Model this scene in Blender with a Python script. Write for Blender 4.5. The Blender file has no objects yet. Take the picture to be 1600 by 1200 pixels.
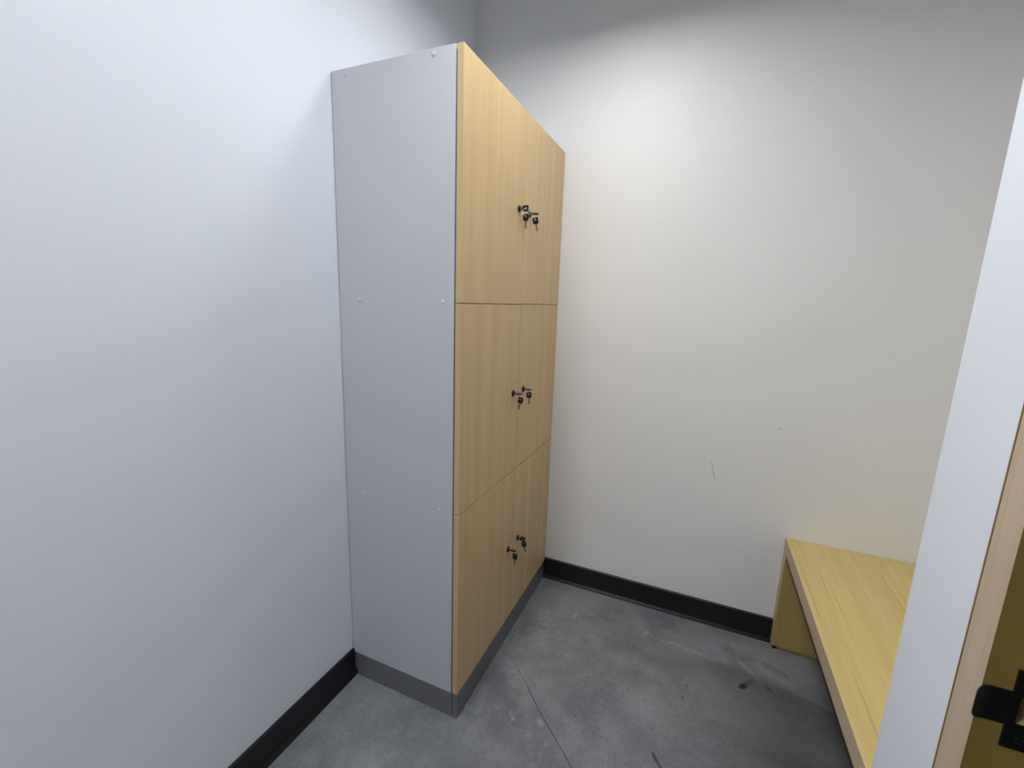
import bpy, bmesh, math, random
from mathutils import Matrix, Vector
random.seed(4)
S = bpy.context.scene
COL = S.collection
PI = math.pi

# ------------------------------------------------------------------ room measures (metres)
D, F, W, H, KICK = 0.4463, 0.4661, 0.922, 2.121, 0.097       # locker carcass depth, door face, width, height, plinth
Z1, Z2, YS = 1.4411, 0.7737, -0.4645                          # door seams
XW, YEND, YJ = 1.538, -1.0497, -1.294                         # door wall plane, its free end, strike jamb face
XA = 2.02                                                     # far side wall of the bench alcove
YF = -4.6                                                     # wall behind the camera
HC = 3.25                                                     # ceiling
XB, ZB, TB = 1.532, 0.5014, 0.0570                            # bench front, top, slab thickness
BBH = 0.1115

# ------------------------------------------------------------------ node helpers
class NT:
    def __init__(s, name):
        s.m = bpy.data.materials.new(name); s.m.use_nodes = True
        s.t = s.m.node_tree; s.b = s.t.nodes['Principled BSDF']
    def n(s, typ, **kw):
        nd = s.t.nodes.new(typ)
        for k, v in kw.items(): setattr(nd, k, v)
        return nd
    def link(s, a, b): s.t.links.new(a, b)
    def val(s, sock, v):
        if hasattr(v, 'is_output'): s.link(v, sock)
        else: sock.default_value = v
    def math(s, op, a, b=None, c=None, clamp=False):
        nd = s.n('ShaderNodeMath', operation=op, use_clamp=clamp)
        s.val(nd.inputs[0], a)
        if b is not None: s.val(nd.inputs[1], b)
        if c is not None: s.val(nd.inputs[2], c)
        return nd.outputs[0]
    def mix(s, f, a, b, mode='MIX'):
        nd = s.n('ShaderNodeMix', data_type='RGBA', blend_type=mode)
        s.val(nd.inputs[0], f)
        s.val(nd.inputs[6], a if hasattr(a, 'is_output') else (*a, 1))
        s.val(nd.inputs[7], b if hasattr(b, 'is_output') else (*b, 1))
        return nd.outputs[2]
    def obj(s): return s.n('ShaderNodeTexCoord').outputs['Object']
    def mapping(s, v, scale=(1, 1, 1), loc=(0, 0, 0), rot=(0, 0, 0)):
        nd = s.n('ShaderNodeMapping'); s.link(v, nd.inputs[0])
        s.val(nd.inputs[1], loc); nd.inputs[2].default_value = rot; nd.inputs[3].default_value = scale
        return nd.outputs[0]
    def noise(s, v, scale=5, detail=4, rough=.5, dist=0):
        nd = s.n('ShaderNodeTexNoise'); s.link(v, nd.inputs['Vector'])
        nd.inputs['Scale'].default_value = scale; nd.inputs['Detail'].default_value = detail
        nd.inputs['Roughness'].default_value = rough; nd.inputs['Distortion'].default_value = dist
        return nd.outputs['Fac']
    def ramp(s, f, lo, hi, a=0., b=1.):
        nd = s.n('ShaderNodeMapRange', clamp=True); s.val(nd.inputs[0], f)
        for i, v in zip((1, 2, 3, 4), (lo, hi, a, b)): nd.inputs[i].default_value = v
        return nd.outputs[0]
    def bump(s, h, strength, dist=.001):
        nd = s.n('ShaderNodeBump'); nd.inputs['Strength'].default_value = strength
        nd.inputs['Distance'].default_value = dist; s.link(h, nd.inputs['Height']); s.link(nd.outputs[0], s.b.inputs['Normal'])
    def set(s, col=None, rough=None, metal=None, spec=None):
        if col is not None: s.val(s.b.inputs['Base Color'], col if hasattr(col, 'is_output') else (*col, 1))
        if rough is not None: s.val(s.b.inputs['Roughness'], rough)
        if metal is not None: s.b.inputs['Metallic'].default_value = metal
        if spec is not None: s.b.inputs['Specular IOR Level'].default_value = spec
        return s.m
    def segment(s, x, y, a, b, w, soft):
        """1 on the segment a-b of half width w, fading to 0 over soft; x, y sockets"""
        dx, dy = b[0]-a[0], b[1]-a[1]; L2 = max(dx*dx+dy*dy, 1e-9)
        px, py = s.math('SUBTRACT', x, a[0]), s.math('SUBTRACT', y, a[1])
        t = s.math('MULTIPLY_ADD', px, dx/L2, s.math('MULTIPLY', py, dy/L2), clamp=True)
        ex, ey = s.math('MULTIPLY_ADD', t, -dx, px), s.math('MULTIPLY_ADD', t, -dy, py)
        dd = s.math('SQRT', s.math('ADD', s.math('MULTIPLY', ex, ex), s.math('MULTIPLY', ey, ey)))
        return s.ramp(dd, w, w+soft, 1, 0)
    def poly(s, x, y, pts, w, soft):
        r = None
        for a, b in zip(pts[:-1], pts[1:]):
            g = s.segment(x, y, a, b, w, soft); r = g if r is None else s.math('MAXIMUM', r, g)
        return r

def paint(name, col, rough=.55, scratches=()):
    k = NT(name); o = k.obj()
    c = k.mix(k.ramp(k.noise(o, 1.7, 3), .35, .65), tuple(v*.975 for v in col), col)
    if scratches:
        sp = k.n('ShaderNodeSeparateXYZ'); k.link(o, sp.inputs[0])
        for pts, w, soft, amt, dark in scratches:
            m = k.math('MULTIPLY', k.poly(sp.outputs[0], sp.outputs[2], pts, w, soft), amt)
            c = k.mix(m, c, dark)
    k.bump(k.noise(o, 160, 3, .6), .12, .0006)
    return k.set(c, rough, spec=.3)

def wood(name, light, mid, dark, axis, streak=.35, scale=1.0, rough=.42, fig=.5, shift=True):
    """veneer with the grain along the given axis (0 x, 1 y, 2 z)"""
    k = NT(name); o = k.obj()
    if shift:
        r = k.n('ShaderNodeObjectInfo').outputs['Random']
        cx = k.n('ShaderNodeCombineXYZ')
        for i, f in enumerate((37.0, 53.0, 71.0)): k.link(k.math('MULTIPLY', r, f), cx.inputs[i])
        ad = k.n('ShaderNodeVectorMath', operation='ADD'); k.link(o, ad.inputs[0]); k.link(cx.outputs[0], ad.inputs[1]); o = ad.outputs[0]
    def sc(across, along): return tuple(along if i == axis else across for i in range(3))
    broad = k.noise(k.mapping(o, sc(24*scale, .45)), 1, 3, .55, .25)
    band = k.noise(k.mapping(o, sc(75*scale, 1.0)), 1, 3, .6, .2)
    fine = k.noise(k.mapping(o, sc(420*scale, 4.5)), 1, 4, .7)
    c = k.mix(k.ramp(broad, .3, .7), mid, light)
    c = k.mix(k.math('MULTIPLY', k.ramp(band, .5, .68), fig), c, mid)
    c = k.mix(k.math('MULTIPLY', k.ramp(fine, .54, .74), streak), c, dark)
    pores = k.noise(k.mapping(o, sc(150*scale, 1.3)), 1, 2, .5)
    c = k.mix(k.math('MULTIPLY', k.ramp(pores, .64, .72), streak), c, dark)
    k.bump(fine, .06, .0004)
    return k.set(c, rough, spec=.35)

def plain(name, col, rough=.5, metal=0, spec=.5): return NT(name).set(col, rough, metal, spec)

# ------------------------------------------------------------------ materials
M = {}
M['wall_cool'] = paint('wall paint cool white', (.825, .853, .905))
M['wall_warm'] = paint('wall paint warm white', (.860, .850, .825), scratches=[
    ([(1.2134, .781), (1.222, .745), (1.2342, .707)], .0012, .003, .38, (.25, .24, .23)),
    ([(1.4475, .9715), (1.4545, .966)], .002, .004, .30, (.35, .34, .33)),
    ([(.850, 1.8565), (.853, 1.8555)], .001, .002, .30, (.3, .3, .3)),
    ([(1.515, .170), (1.517, .172)], .001, .003, .35, (.3, .3, .3))])
M['ceiling'] = paint('ceiling paint', (.34, .34, .35), .8)
M['oak'] = wood('locker oak veneer', (.715, .515, .270), (.625, .435, .218), (.48, .318, .156), 2, .42, 1.0)
M['oak_edge'] = wood('oak edge band', (.57, .405, .21), (.50, .345, .17), (.38, .25, .12), 2, .3, 1.3)
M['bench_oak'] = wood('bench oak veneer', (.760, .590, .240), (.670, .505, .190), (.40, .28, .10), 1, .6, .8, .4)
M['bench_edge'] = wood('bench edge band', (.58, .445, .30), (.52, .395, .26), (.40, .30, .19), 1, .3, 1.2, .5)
M['leg_oak_shaded'] = wood('bench leg veneer shaded', (.48, .335, .115), (.42, .285, .095), (.27, .18, .055), 2, .6, .8)  # bench oak darkened for the shade under the slab
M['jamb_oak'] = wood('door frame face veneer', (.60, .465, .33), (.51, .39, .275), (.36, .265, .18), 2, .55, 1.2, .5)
M['jamb_shaded'] = wood('door frame veneer shaded reveal', (.31, .21, .048), (.265, .175, .039), (.20, .13, .027), 2, .4, .8, .5)  # same veneer as the face, colour darkened for the unlit reveal
M['grey'] = plain('silver grey laminate', (.490, .500, .525), .42, 0, .45)
M['kick'] = plain('dark grey laminate', (.145, .148, .158), .22, 0, .5)
M['cap'] = plain('grey plastic screw cap', (.52, .53, .56), .35)
M['base'] = plain('black vinyl base', (.0060, .0065, .0080), .42, 0, .45)
M['black'] = plain('black plastic', (.008, .008, .009), .32, 0, .5)
M['lockblack'] = plain('black lock metal', (.014, .013, .013), .30, .3, .5)
M['steel'] = plain('nickel steel', (.75, .73, .70), .35, .7)
M['brass'] = plain('key blade metal', (.34, .235, .15), .42, .55)
M['strike'] = plain('black powder coated steel', (.0045, .0045, .005), .35, 0, .5)
M['dark'] = plain('dark void', (.01, .009, .008), .8)
M['rail'] = plain('black painted rail', (.010, .008, .007), .6)
M['white_metal'] = plain('white enamelled metal', (.78, .78, .78), .4)

def concrete():
    k = NT('polished concrete'); o = k.obj()
    sp = k.n('ShaderNodeSeparateXYZ'); k.link(o, sp.inputs[0])
    big = k.noise(o, 2.1, 6, .62, .5); med = k.noise(o, 9, 7, .68, .4); fin = k.noise(o, 75, 5, .7)
    c = k.mix(k.ramp(big, .36, .64), (.135, .141, .153), (.250, .256, .272))
    c = k.mix(k.math('MULTIPLY', k.ramp(med, .45, .72), .72), c, (.30, .308, .325))
    c = k.mix(k.math('MULTIPLY', k.ramp(fin, .50, .72), .50), c, (.10, .102, .108))
    c = k.mix(k.math('MULTIPLY', k.ramp(k.noise(o, 34, 5, .65, .8), .60, .74), .50), c, (.36, .37, .39))
    # wobble so the drawn marks are not ruler straight
    wob = k.n('ShaderNodeTexNoise'); k.link(o, wob.inputs['Vector']); wob.inputs['Scale'].default_value = 22; wob.inputs['Detail'].default_value = 5
    ws = k.n('ShaderNodeSeparateColor'); k.link(wob.outputs['Color'], ws.inputs[0])
    x = k.math('ADD', sp.outputs[0], k.math('MULTIPLY_ADD', ws.outputs[0], .03, -.015))
    y = k.math('ADD', sp.outputs[1], k.math('MULTIPLY_ADD', ws.outputs[1], .03, -.015))
    rag = k.ramp(k.noise(o, 42, 5, .7), .36, .58)
    for pts, w, soft, amt in (
        ([(1.10, -.215), (1.135, -.211), (1.192, -.214), (1.239, -.226), (1.289, -.231), (1.35, -.216)], .002, .016, .55),
        ([(1.40, -.195), (1.411, -.205), (1.433, -.227), (1.454, -.252), (1.469, -.281)], .002, .014, .60),
        ([(1.40, -.16), (1.50, -.20), (1.58, -.23)], .004, .03, .28),
        ([(1.544, -.246), (1.584, -.268), (1.625, -.277), (1.683, -.294), (1.751, -.30)], .001, .012, .32),
        ([(.884, -.29), (.967, -.287), (1.063, -.304), (1.165, -.293)], .002, .03, .16),
        ([(.52, -.47), (.60, -.42), (.57, -.30)], .02, .10, .22),
        ([(.63, -.71), (.60, -.66), (.56, -.64)], .01, .06, .25),
        ([(.727, -.809), (.747, -.811)], .002, .008, .7),
        ([(.727, -.48), (.732, -.485)], .002, .006, .5),
        ([(.625, -.823), (.647, -.834)], .001, .006, .5),
        ([(1.025, -.201), (1.03, -.190)], .002, .010, .6),
        ([(.696, -.237), (.703, -.219)], .003, .012, .6),
        ([(1.203, -.45), (1.18, -.55), (1.05, -.60)], .02, .09, .18)):
        c = k.mix(k.math('MULTIPLY', k.math('MULTIPLY', k.poly(x, y, pts, w, soft), rag), amt), c, (.47, .475, .49))
    tide = k.math('SUBTRACT', k.math('MULTIPLY_ADD', x, -.21, .064), y)      # darker side of the tide line, deepening to the right
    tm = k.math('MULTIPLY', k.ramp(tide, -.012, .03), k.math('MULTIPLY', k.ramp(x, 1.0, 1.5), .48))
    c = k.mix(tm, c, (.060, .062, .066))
    for pts, w, soft, amt in (
        ([(1.36, -.14), (1.40, -.17), (1.43, -.16)], .012, .03, .40),
        ([(1.50, -.17), (1.56, -.20)], .010, .02, .35),
        ([(1.40, -.27), (1.45, -.29), (1.60, -.33), (1.70, -.36)], .02, .12, .35),
        ([(.88, -.31), (1.06, -.325), (1.2, -.30), (1.34, -.27)], .008, .06, .30),
        ([(.55, -1.1), (.70, -1.02)], .03, .10, .25)):
        c = k.mix(k.math('MULTIPLY', k.poly(x, y, pts, w, soft), amt), c, (.075, .077, .082))
    x0, y0 = sp.outputs[0], sp.outputs[1]
    for pts, w, soft, amt in (
        ([(1.400, -.332), (1.409, -.321)], .0075, .006, .97), ([(1.409, -.321), (1.440, -.280)], .002, .012, .40),
        ([(1.494, -.295), (1.5, -.302)], .003, .008, .55), ([(1.112, -.752), (1.119, -.764), (1.140, -.79)], .0016, .005, .85),
        ([(1.203, -.418), (1.2035, -.419)], .002, .002, .85), ([(1.189, -.48), (1.1895, -.481)], .0025, .002, .85),
        ([(.79, -1.0), (.792, -1.002)], .002, .002, .7), ([(.84, -.73), (.842, -.731)], .0022, .002, .7),
        ([(1.0, -.53), (1.001, -.531)], .0018, .002, .7), ([(.93, -.62), (.931, -.621)], .0018, .002, .7)):
        c = k.mix(k.math('MULTIPLY', k.poly(x0, y0, pts, w, soft), amt), c, (.012, .012, .013))
    # sawn joint running diagonally over the slab
    xj = k.math('ADD', sp.outputs[0], k.math('MULTIPLY_ADD', k.noise(o, 14, 4, .6), .008, -.004))
    j = k.poly(xj, sp.outputs[1], [(.30, -.385), (.46, -.527), (.545, -.598), (.589, -.640), (.658, -.705), (.716, -.766), (.804, -.842), (.88, -.91), (1.35, -1.34), (1.9, -1.84)], .0008, .0016)
    jm = k.math('MULTIPLY', k.math('MULTIPLY', j, k.ramp(k.noise(o, 11, 2), .30, .50, .25, .85)), k.ramp(sp.outputs[0], .52, .66, .35, 1))
    c = k.mix(jm, c, (.03, .03, .031))
    k.bump(k.math('SUBTRACT', k.math('MULTIPLY', med, .5), jm), .10, .002)
    rg = k.ramp(k.noise(o, 6, 5, .6), .3, .7, .36, .52)
    return k.set(c, rg, spec=.4)
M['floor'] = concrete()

def emitter(name, col, strength):
    k = NT(name); k.set((.8, .8, .8), .5)
    k.b.inputs['Emission Color'].default_value = (*col, 1); k.b.inputs['Emission Strength'].default_value = strength
    return k.m

# ------------------------------------------------------------------ mesh helpers
def box(bm, a, b):
    vs = [bm.verts.new((x, y, z)) for z in (a[2], b[2]) for y in (a[1], b[1]) for x in (a[0], b[0])]
    for f in ((0, 2, 3, 1), (4, 5, 7, 6), (0, 1, 5, 4), (2, 6, 7, 3), (0, 4, 6, 2), (1, 3, 7, 5)):
        bm.faces.new([vs[i] for i in f])
def lathe(bm, prof, n=24, M4=None):
    """prof: (radius, height) along local z"""
    M4 = M4 or Matrix()
    rings = []
    for r, h in prof:
        if r < 1e-7: rings.append([bm.verts.new(M4 @ Vector((0, 0, h)))])
        else: rings.append([bm.verts.new(M4 @ Vector((r*math.cos(2*PI*i/n), r*math.sin(2*PI*i/n), h))) for i in range(n)])
    for p, q in zip(rings[:-1], rings[1:]):
        for i in range(n):
            j = (i+1) % n
            if len(p) == 1 and len(q) == 1: continue
            if len(p) == 1: bm.faces.new((p[0], q[i], q[j]))
            elif len(q) == 1: bm.faces.new((p[i], p[j], q[0]))
            else: bm.faces.new((p[i], p[j], q[j], q[i]))
def tube(bm, pts, r, n=8, closed=False):
    P = [Vector(p) for p in pts]; rings = []
    for i, p in enumerate(P):
        a = P[i-1] if (i > 0 or closed) else p; b = P[(i+1) % len(P)] if (i < len(P)-1 or closed) else p
        t = (b-a).normalized(); u = t.orthogonal().normalized() if i == 0 else (u0 - t*u0.dot(t)).normalized()
        u0 = u; v = t.cross(u)
        rings.append([bm.verts.new(p + r*(u*math.cos(2*PI*k/n) + v*math.sin(2*PI*k/n))) for k in range(n)])
    m = len(P) if closed else len(P)-1
    for i in range(m):
        a, b = rings[i], rings[(i+1) % len(P)]
        for k in range(n): bm.faces.new((a[k], a[(k+1) % n], b[(k+1) % n], b[k]))
    if not closed:
        bm.faces.new(rings[0][::-1]); bm.faces.new(rings[-1])
def plate(bm, outer, hole, y0, y1):
    """plate in local xz with a hole; outer and hole are equal-length loops"""
    n = len(outer); L = {}
    for key, loop, y in (('a', outer, y0), ('b', outer, y1), ('c', hole, y0), ('d', hole, y1)):
        L[key] = [bm.verts.new((p[0], y, p[1])) for p in loop]
    for i in range(n):
        j = (i+1) % n
        bm.faces.new((L['a'][i], L['a'][j], L['c'][j], L['c'][i])); bm.faces.new((L['b'][j], L['b'][i], L['d'][i], L['d'][j]))
        bm.faces.new((L['a'][j], L['a'][i], L['b'][i], L['b'][j])); bm.faces.new((L['c'][i], L['c'][j], L['d'][j], L['d'][i]))
def prism(bm, poly, axis, a, b):
    """poly in the two other axes, swept along axis from a to b"""
    def P(p, t):
        return {0: (t, p[0], p[1]), 1: (p[0], t, p[1]), 2: (p[0], p[1], t)}[axis]
    A = [bm.verts.new(P(p, a)) for p in poly]; B = [bm.verts.new(P(p, b)) for p in poly]
    n = len(poly)
    bm.faces.new(A); bm.faces.new(B[::-1])
    for i in range(n): bm.faces.new((A[i], B[i], B[(i+1) % n], A[(i+1) % n]))
def link(name, bm, mat, parent=None, bevel=0, smooth=False, seg=2):
    bmesh.ops.recalc_face_normals(bm, faces=bm.faces)
    me = bpy.data.meshes.new(name); bm.to_mesh(me); bm.free()
    for m in (mat if isinstance(mat, (list, tuple)) else [mat]): me.materials.append(m)
    o = bpy.data.objects.new(name, me); COL.objects.link(o)
    if smooth:
        for p in me.polygons: p.use_smooth = True
        me.set_sharp_from_angle(angle=math.radians(40))
    if bevel:
        md = o.modifiers.new('bevel', 'BEVEL'); md.width = bevel; md.segments = seg; md.limit_method = 'ANGLE'; md.harden_normals = False
    if parent: o.parent = parent
    return o
def mk(name, boxes, mat, parent=None, bevel=0):
    bm = bmesh.new()
    for a, b in boxes: box(bm, a, b)
    return link(name, bm, mat, parent, bevel)
def tag(o, label, cat, group=None, kind=None):
    o['label'] = label; o['category'] = cat
    if group: o['group'] = group
    if kind: o['kind'] = kind
    return o
def empty(name, loc=(0, 0, 0)):
    o = bpy.data.objects.new(name, None); o.location = loc; o.empty_display_size = .05; COL.objects.link(o); return o
def struct(o, label, cat): return tag(o, label, cat, None, 'structure')

# ------------------------------------------------------------------ the setting
YD = -2.24                                                    # far side of the door opening
HD = 2.135
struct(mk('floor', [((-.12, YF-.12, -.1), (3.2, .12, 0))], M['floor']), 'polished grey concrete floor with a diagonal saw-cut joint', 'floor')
struct(mk('ceiling', [((-.12, YF-.12, HC), (XA+.12, .12, HC+.1))], M['ceiling']), 'high grey ceiling above the changing room', 'ceiling')
struct(mk('wall_left', [((-.12, YF-.12, 0), (0, .12, HC))], M['wall_cool']), 'long cool white wall behind the lockers', 'wall')
struct(mk('wall_back', [((0, 0, 0), (XA+.12, .12, HC))], M['wall_warm']), 'warm white end wall between lockers and bench', 'wall')
struct(mk('wall_alcove', [((XA, YEND-.12, 0), (XA+.12, 0, HC))], M['wall_warm']), 'side wall of the alcove behind the bench', 'wall')
FR = 0.146                                                    # door frame depth
struct(mk('wall_right', [((XW, YJ+.063, 0), (XW+FR, YEND, HC)), ((XW+FR, YEND-.12, 0), (XA, YEND, HC)),
                         ((XW, YD, HD+.05), (XW+FR, YJ+.063, HC)), ((XW, YF, 0), (XW+FR, YD-.062, HC)),
                         ((XW, YD-.062, HD+.05), (XW+FR, YD, HC))], M['wall_cool']), 'narrow white wall end beside the wooden door frame', 'wall')
struct(mk('wall_front', [((0, YF-.12, 0), (XW+FR, YF, HC))], M['wall_cool']), 'white wall closing the room opposite the end wall', 'wall')
struct(mk('wall_corridor', [((3.08, YF, 0), (3.2, YEND-.12, HC)), ((XW+FR, YEND-.24, 0), (3.08, YEND-.121, HC)), ((XW+FR, YF-.12, 0), (3.2, YF, HC))], M['wall_warm']), 'corridor walls outside the doorway', 'wall')
struct(mk('ceiling_corridor', [((XA+.13, YF-.12, HC), (3.2, YEND, HC+.1))], M['ceiling']), 'corridor ceiling outside the doorway', 'ceiling')

def cove_profile(s=1):
    # (offset from wall, height): flat vinyl strip with a flared toe
    t, toe = .0095, .0185
    return [(0.0004, 0.0003), (toe, .0003), (toe, .0035), (toe-.003, .008), (t+.0015, .014), (t, .020), (t, BBH-.003), (t-.003, BBH), (0.0004, BBH)]
bm = bmesh.new(); prism(bm, [(x, z) for x, z in cove_profile()], 1, YF+.001, -W-.0005)
struct(link('baseboard_left', bm, M['base']), 'black vinyl baseboard running along the left wall to the lockers', 'baseboard')
bm = bmesh.new(); prism(bm, [(-x, z) for x, z in cove_profile()], 0, D+.005, XB-.0006)
struct(link('baseboard_back', bm, M['base']), 'black vinyl baseboard along the end wall between lockers and bench', 'baseboard')

# door frame with strike plate
dr = empty('door_1', (XW, YJ, 0)); struct(dr, 'wooden door frame at the right edge with black strike plate', 'door frame')
inv = Matrix.Translation((-XW, -YJ, 0))
def dpart(name, bm, mat, parent, **k):
    bm.transform(inv); return link(name, bm, mat, parent, **k)
# strike-side jamb: room face with a shadow kerf next to the drywall, mortise pocket behind the strike
zc = .914
y0, y1, ykerf = YJ, YJ+.0625, YJ+.0540
xs0 = XW+.030; xs1 = XW+.062                                 # strike plate body
hx0, hx1, hz0, hz1 = XW+.040, XW+.056, zc-.022, zc+.022        # strike hole
bm = bmesh.new()
box(bm, (XW-.0015, y0+.020, 0), (XW+FR, ykerf, HD+.05))
box(bm, (XW+.0018, ykerf, 0), (XW+FR-.0018, y1, HD+.05)); box(bm, (XW, y1-.0012, 0), (XW+.0018, y1, HD+.05))
box(bm, (XW-.0015, y0, 0), (XW+FR, y0+.020, hz0)); box(bm, (XW-.0015, y0, hz1), (XW+FR, y0+.020, HD+.05))
box(bm, (XW-.0015, y0, hz0), (hx0, y0+.020, hz1)); box(bm, (hx1, y0, hz0), (XW+FR, y0+.020, hz1))
for f in bm.faces:
    c = f.calc_center_median(); f.normal_update()
    f.material_index = 0
bmesh.ops.recalc_face_normals(bm, faces=bm.faces)
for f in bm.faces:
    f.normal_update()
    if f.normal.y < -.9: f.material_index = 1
jamb = dpart('jamb', bm, [M['jamb_oak'], M['jamb_shaded']], dr)
jamb['label'] = 'strike side jamb with pale edge and reveal coloured darker for shade'
bm = bmesh.new(); box(bm, (XW-.0015, YD-.0625, 0), (XW+FR, YD, HD+.05)); dpart('jamb', bm, M['jamb_oak'], dr, bevel=.001)
bm = bmesh.new(); box(bm, (XW-.0015, YD+.0005, HD), (XW+FR, YJ-.0005, HD+.05)); dpart('frame_head', bm, M['jamb_oak'], dr, bevel=.001)
bm = bmesh.new(); box(bm, (XW+.075, YJ-.016, 0), (XW+.11, YJ-.0004, HD-.0005)); dpart('door_stop', bm, M['jamb_shaded'], dr, bevel=.001)
# strike plate: body with a hole, lip with rounded corners curling past the jamb edge
bm = bmesh.new()
ps0, ps1 = y0-.0024, y0-.0002
zt, zb_ = zc+.062, zc-.062
for a, b in (((xs0, zb_), (xs1, hz0)), ((xs0, hz1), (xs1, zt)), ((xs0, hz0), (hx0, hz1)), ((hx1, hz0), (xs1, hz1))):
    box(bm, (a[0], ps0, a[1]), (b[0], ps1, b[1]))
zl0, zl1 = zc-.0265, zc+.0265
R = .011
x_l = XW-.0100
def ycurl(x): # bends away from the jamb near its tip
    t = max(0, (XW+.010-x)/.0200); return -.009*t*t
xcols = [x_l+R*(1-math.cos(math.radians(a))) for a in range(0, 91, 15)] + [x_l+R+(xs0-x_l-R)*q/4 for q in (1, 2, 3, 4)]
gr = []
for x in xcols:
    cut = R - math.sqrt(max(0, R*R-(x_l+R-x)**2)) if x < x_l+R else 0
    gr.append([[bm.verts.new((x, yy+ycurl(x), zz)) for zz in (zl0+cut, zl1-cut)] for yy in (ps0, ps1)])
for p, q in zip(gr[:-1], gr[1:]):
    bm.faces.new((p[0][0], q[0][0], q[0][1], p[0][1])); bm.faces.new((p[1][0], p[1][1], q[1][1], q[1][0]))
    bm.faces.new((p[0][0], p[1][0], q[1][0], q[0][0])); bm.faces.new((p[0][1], q[0][1], q[1][1], p[1][1]))
for e in (gr[0], gr[-1]): bm.faces.new((e[0][0], e[0][1], e[1][1], e[1][0]))
sp_ = dpart('strike_plate', bm, M['strike'], dr, bevel=.0004, smooth=True); sp_['label'] = 'black metal strike plate with rounded lip'
bm = bmesh.new()
for zz in (zc-.046, zc+.046):
    lathe(bm, [(0, 0), (.0045, 0), (.0042, .0008), (0, .0012)], 16, Matrix.Translation((XW+.048, ps0, zz)) @ Matrix.Rotation(PI/2, 4, 'X'))
bm.transform(inv); link('screw', bm, M['lockblack'], sp_, smooth=True)

# ------------------------------------------------------------------ locker bank
lk = empty('locker_cabinet', (0, 0, 0))
tag(lk, 'tall six-door wood-fronted locker cabinet with silver grey side standing in the corner', 'locker')
PT = .018
x0 = .0025
carc = mk('carcass', [((x0, -W+PT, KICK), (x0+.006, -.004, H-.001)),                        # back
     ((x0+.006, -.022, KICK), (D-.0052, -.004, H-.001)),                                      # far side
     ((x0+.006, -W+PT, H-.0195), (D-.0052, -.022, H-.0015)),                                  # top
     ((x0+.006, -W+PT, KICK), (D-.0052, -.022, KICK+.018)),                                   # bottom
     ((x0+.006, YS-.009, KICK+.018), (D-.0052, YS+.009, H-.0195)),                            # divider
     ((x0+.006, -W+PT, Z1-.009), (D-.0052, YS-.009, Z1+.009)), ((x0+.006, YS+.009, Z1-.009), (D-.0052, -.022, Z1+.009)),
     ((x0+.006, -W+PT, Z2-.009), (D-.0052, YS-.009, Z2+.009)), ((x0+.006, YS+.009, Z2-.009), (D-.0052, -.022, Z2+.009))], M['grey'], lk)
side = mk('side_panel', [((x0, -W, KICK), (D-.0048, -W+PT-.0003, H))], M['grey'], lk, .0012)
side['label'] = 'silver grey side panel'
for cx, cz in ((.0559, 2.1032), (.3723, 2.1065), (.087, 1.4412), (.4034, 1.4424), (.083, .7697), (.3937, .7753)):
    bm = bmesh.new(); lathe(bm, [(.0068, 0), (.0068, .0008), (.0060, .0015), (.0030, .0019), (0, .0020)], 20, Matrix.Translation((cx, -W-.0001, cz)) @ Matrix.Rotation(PI/2, 4, 'X'))
    link('screw_cap', bm, M['cap'], side, smooth=True)
mk('toe_kick', [((.0190, -W+.0008, .0005), (D-.0012, -W+PT, KICK-.0012))], M['kick'], lk, .0008)
fk = mk('toe_kick', [((D+.0004, -W+.0008, .0005), (F-.0008, -.0195, KICK-.0035))], M['kick'], lk, .0008)
rows = ((Z1, H, 'top'), (Z2, Z1, 'middle'), (KICK, Z2, 'bottom'))
cols = ((-W, YS, 'left'), (YS, -.0025, 'right'))
LOCKS = {}
for zi, (za, zb, rn) in enumerate(rows):
    for ci, (ya, yb, cn) in enumerate(cols):
        g = .0011 if rn != 'top' else .00035
        dz = .0012 if ci else -.0006
        a = (D, ya+(.0 if ci == 0 else g), za+.0012+(dz if rn != 'bottom' else 0))
        b = (F, yb-(g if ci == 0 else 0), zb-.0012+(dz if rn != 'top' else 0))
        bm = bmesh.new(); box(bm, a, b); bmesh.ops.recalc_face_normals(bm, faces=bm.faces)
        for f in bm.faces:
            f.normal_update(); f.material_index = 0 if abs(f.normal.x) > .9 else 1
        d = link('door', bm, [M['oak'], M['oak_edge']], lk, .0007)
        d['label'] = '%s %s locker door' % (rn, cn)
        zl = {'top': 1.7805, 'middle': 1.1000, 'bottom': .4350}[rn]
        yl = YS + (-.0505 if ci == 0 else .0525)
        bm = bmesh.new()
        RM = Matrix.Translation((F+.0002, yl, zl)) @ Matrix.Rotation(PI/2, 4, 'Y')
        lathe(bm, [(.0125, 0), (.0125, .0022), (.0118, .0036), (.0100, .0044), (.0086, .0046), (.0084, .0066), (.0076, .0074), (0, .0076)], 28, RM)
        l = link('lock', bm, M['lockblack'], d, smooth=True); l['label'] = 'round black cam lock'
        LOCKS[(rn, cn)] = (F+.0078, yl, zl)

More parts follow.
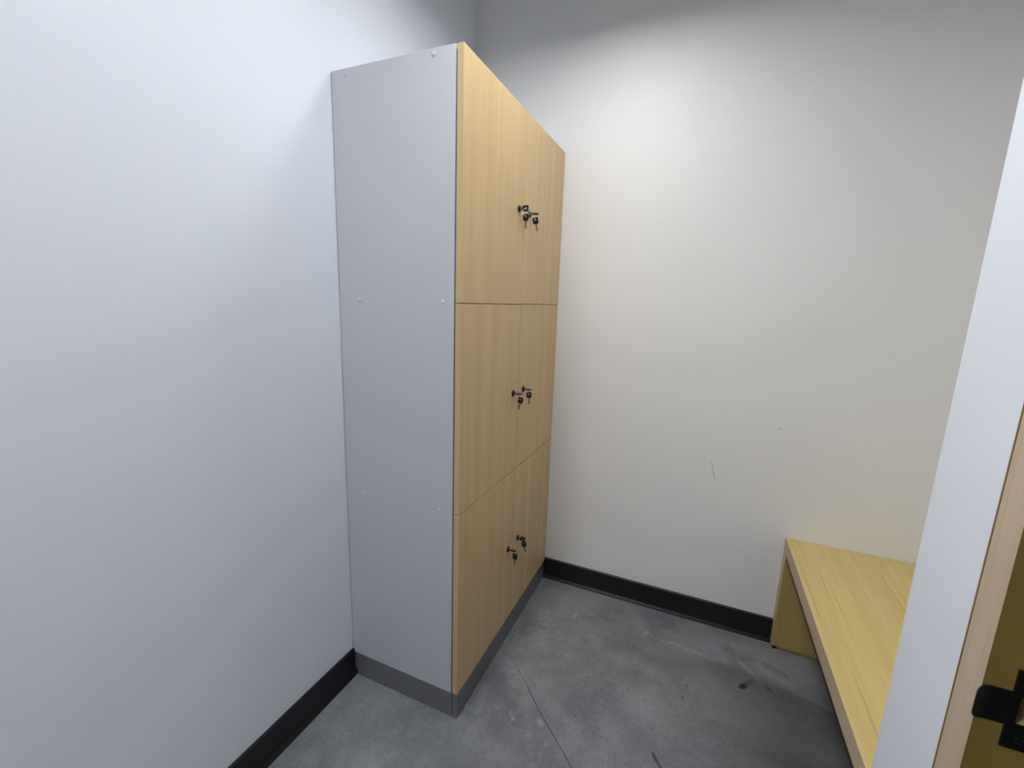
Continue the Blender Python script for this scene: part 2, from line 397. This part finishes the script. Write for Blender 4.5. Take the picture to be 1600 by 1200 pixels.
# ------------------------------------------------------------------ keys
def key_meshes():
    hw, zt, zb, r = .0112, .0080, -.0157, .0038
    out = []
    cs = ((hw-r, zt-r, 0), (-hw+r, zt-r, 90), (-hw*.90+r, zb+r, 180), (hw*.90-r, zb+r, 270))
    for cx, cz, a0 in cs:
        for i in range(7):
            a = math.radians(a0+15*i); out.append((cx+r*math.cos(a), cz+r*math.sin(a)))
    n = len(out); hole = []
    for p in out:
        a = math.atan2(p[1]-0, p[0]); hole.append((.0042*math.cos(a), .0026*math.sin(a)))
    bm = bmesh.new(); plate(bm, out, hole, -.0021, .0021)
    bow = link('bow', bm, M['black'], None, .0006); bow_me = bow
    def blade(length):
        bm = bmesh.new()
        z0 = -.0158
        pts = [(-.0044, z0), (.0044, z0), (.0044, z0-.004), (.0040, z0-.0055)]
        zz = z0-.0055; i = 0
        while zz > z0-length+.005:
            pts += [(.0040-(.0014 if i % 2 else .0002), zz-.0015), (.0040-(.0014 if i % 2 else .0004), zz-.003)]; zz -= .0034; i += 1
        pts += [(.0008, z0-length), (-.0012, z0-length), (-.0040, z0-length+.0035), (-.0040, z0-.0055), (-.0044, z0-.004)]
        prism(bm, pts, 1, -.0009, .0009)
        return link('blade', bm, M['brass'], None, .0002)
    return bow, blade(.0275), blade(.0045)
BOW, BLADE, STUB = key_meshes()
for o in (BOW, BLADE, STUB): COL.objects.unlink(o)
def key(mtx, blade, label, group, name='key'):
    r = bpy.data.objects.new(name, None); r.empty_display_size = .01; COL.objects.link(r)
    r.matrix_world = mtx
    for src in (BOW, blade):
        c = src.copy(); COL.objects.link(c); c.parent = r
        c['label'] = 'black plastic key head' if src is BOW else 'metal key blade'
    return tag(r, label, 'key', group)
def frame(X, Z, loc):
    Z = Vector(Z).normalized(); X = Vector(X); X = (X - Z*X.dot(Z)).normalized(); Y = Z.cross(X)
    m = Matrix((X, Y, Z)).transposed().to_4x4(); m.translation = Vector(loc); return m
INS = {  # width direction of the inserted key's head, tilt and turn of the hanging key in degrees, its shift along the ring, ring radius
    ('top', 'left'): ((0, .10, 1), -2, -8, -.002, .0135), ('top', 'right'): ((0, 1, -.02), -13, 6, -.004, .0105),
    ('middle', 'left'): ((0, 1, .02), 11, -10, .004, .0105), ('middle', 'right'): ((0, 1, -.05), -4, 20, -.002, .0095),
    ('bottom', 'left'): ((0, .90, -.38), 1, -12, .004, .0105), ('bottom', 'right'): ((0, .95, .20), -14, 4, .002, .0095)}
for (rn, cn), (px, py, pz) in LOCKS.items():
    wv, tilt, turn, dx, R = INS[(rn, cn)]
    hx = px + .0206                                           # hole of the inserted head
    key(frame(wv, (1, 0, 0), (hx, py, pz)), STUB, 'black-headed key sitting in the lock of the %s %s locker door' % (rn, cn), 'keys in the locker locks')
    rc = Vector((hx+.0008, py, pz-R+.0012))
    bm = bmesh.new(); ang = math.radians(35 if cn == 'left' else 25)
    ux = Vector((math.cos(ang), math.sin(ang), 0))
    # ring loop
    tube(bm, [ux*R*math.cos(2*PI*i/28) + Vector((0, 0, R*math.sin(2*PI*i/28))) for i in range(28)], (.00105), 8, True)
    rg = link('key_ring', bm, M['steel'], None, smooth=True); rg.location = rc
    tag(rg, 'small steel ring joining the two keys at the %s %s locker door' % (rn, cn), 'key ring', 'key rings on the lockers')
    t = math.radians(tilt); tu = math.radians(turn)
    Z = Vector((math.sin(t)*math.cos(tu), math.sin(t)*math.sin(tu), math.cos(t)))
    X = Vector((math.cos(tu), math.sin(tu), 0))
    key(frame(X, Z, rc + Vector((dx, 0, -R-.0012))), BLADE, 'spare black-headed key hanging below the lock of the %s %s locker door' % (rn, cn), 'spare keys hanging on the lockers', 'hanging_key')

# ------------------------------------------------------------------ bench
be = empty('bench', (XB, 0, 0)); tag(be, 'built-in light oak bench with thick top under the end wall at right', 'bench')
bi = Matrix.Translation((-XB, 0, 0))
YB0 = YEND+.001
bm = bmesh.new(); box(bm, (XB, YB0, ZB-TB), (XA-.001, -.001, ZB)); bmesh.ops.recalc_face_normals(bm, faces=bm.faces)
for f in bm.faces:
    f.normal_update(); f.material_index = 1 if f.normal.x < -.9 else 0
bm.transform(bi); link('seat_slab', bm, [M['bench_oak'], M['bench_edge']], be, .0012)
for ya, yb in ((-.0505, -.001), (YB0, YB0+.05)):
    bm = bmesh.new(); box(bm, (XB+.0004, ya, .016), (XA-.002, yb, ZB-TB-.0004)); bmesh.ops.recalc_face_normals(bm, faces=bm.faces)
    for f in bm.faces:
        f.normal_update(); f.material_index = 1 if f.normal.x < -.9 else 0
    bm.transform(bi); leg = link('leg_panel', bm, [M['leg_oak_shaded'], M['oak_edge']], be, .001)
    bm = bmesh.new(); box(bm, (XB+.022, ya+.0100, .0005), (XA-.01, yb-.003, .0145)); bm.transform(bi); link('plinth_strip', bm, M['leg_oak_shaded'], leg)
    for gx in (XB+.012, XA-.05):
        bm = bmesh.new(); lathe(bm, [(0, .0003), (.009, .0003), (.009, .010), (.004, .012), (.004, .0158), (0, .0158)], 16, Matrix.Translation((gx, (ya+yb)/2-.012, 0)))
        bm.transform(bi); link('glide_foot', bm, M['black'], leg, smooth=True)
bm = bmesh.new(); box(bm, (XB+.004, YB0+.051, ZB-TB-.020), (XB+.040, -.0512, ZB-TB-.0004)); bm.transform(bi)
rl = link('support_rail', bm, M['rail'], be); rl['label'] = 'black support rail under the front edge'

# ------------------------------------------------------------------ ceiling luminaires (above the frame)
def pendant(name, x, y, z, sx, sy, col, strength, label):
    r = empty(name, (x, y, z)); tag(r, label, 'ceiling light')
    bm = bmesh.new(); t = .004
    for a, b in (((-sx/2, -sy/2, .012), (sx/2, sy/2, .055)),
                 ((-sx/2, -sy/2, 0), (-sx/2+t, sy/2, .012)), ((sx/2-t, -sy/2, 0), (sx/2, sy/2, .012)),
                 ((-sx/2+t, -sy/2, 0), (sx/2-t, -sy/2+t, .012)), ((-sx/2+t, sy/2-t, 0), (sx/2-t, sy/2, .012))): box(bm, a, b)
    link('housing', bm, M['white_metal'], r)
    bm = bmesh.new(); box(bm, (-sx/2+t, -sy/2+t, .004), (sx/2-t, sy/2-t, .0115))
    link('diffuser', bm, emitter(name+' glow', col, strength), r)
    for q in (-1, 1):
        bm = bmesh.new(); tube(bm, [(q*sx*.42, 0, .055), (q*sx*.42, 0, HC-z)], .0012, 8); link('cable', bm, M['steel'], r)
LC = (.95, .975, 1.0)
pendant('pendant_light', .82, -1.20, 2.61, .30, .20, LC, 58, 'small white suspended light in front of the lockers')
pendant('pendant_light', .75, -.60, 2.61, .20, .20, LC, 44, 'smallest white suspended light beside the locker doors')
pendant('pendant_light', .25, -2.60, 2.60, .30, .60, LC, 43, 'long white suspended fill light added near the left wall behind the viewer')  # unseen lamp added to lift the lower walls

# ------------------------------------------------------------------ world, camera, view
w = bpy.data.worlds.new('world'); S.world = w; w.use_nodes = True
w.node_tree.nodes['Background'].inputs[0].default_value = (.5, .5, .52, 1); w.node_tree.nodes['Background'].inputs[1].default_value = .1

cam = bpy.data.cameras.new('camera'); co = bpy.data.objects.new('camera', cam); COL.objects.link(co)
cam.sensor_fit = 'HORIZONTAL'; cam.sensor_width = 36; cam.lens = 687.62/1600*36; cam.clip_start = .02
r = Vector((0.91602, 0.39985, 0.03211)); u = Vector((-0.10244, 0.15576, 0.98247)); f = Vector((-0.38784, 0.90325, -0.18364))
m = Matrix((r, u, -f)).transposed().to_4x4(); m.translation = Vector((1.1238, -2.0592, 1.45)); co.matrix_world = m
S.camera = co
vs = S.view_settings
vs.view_transform = 'Standard'; vs.look = 'None'; vs.gamma = 1; vs.use_curve_mapping = False; vs.exposure = 0.0
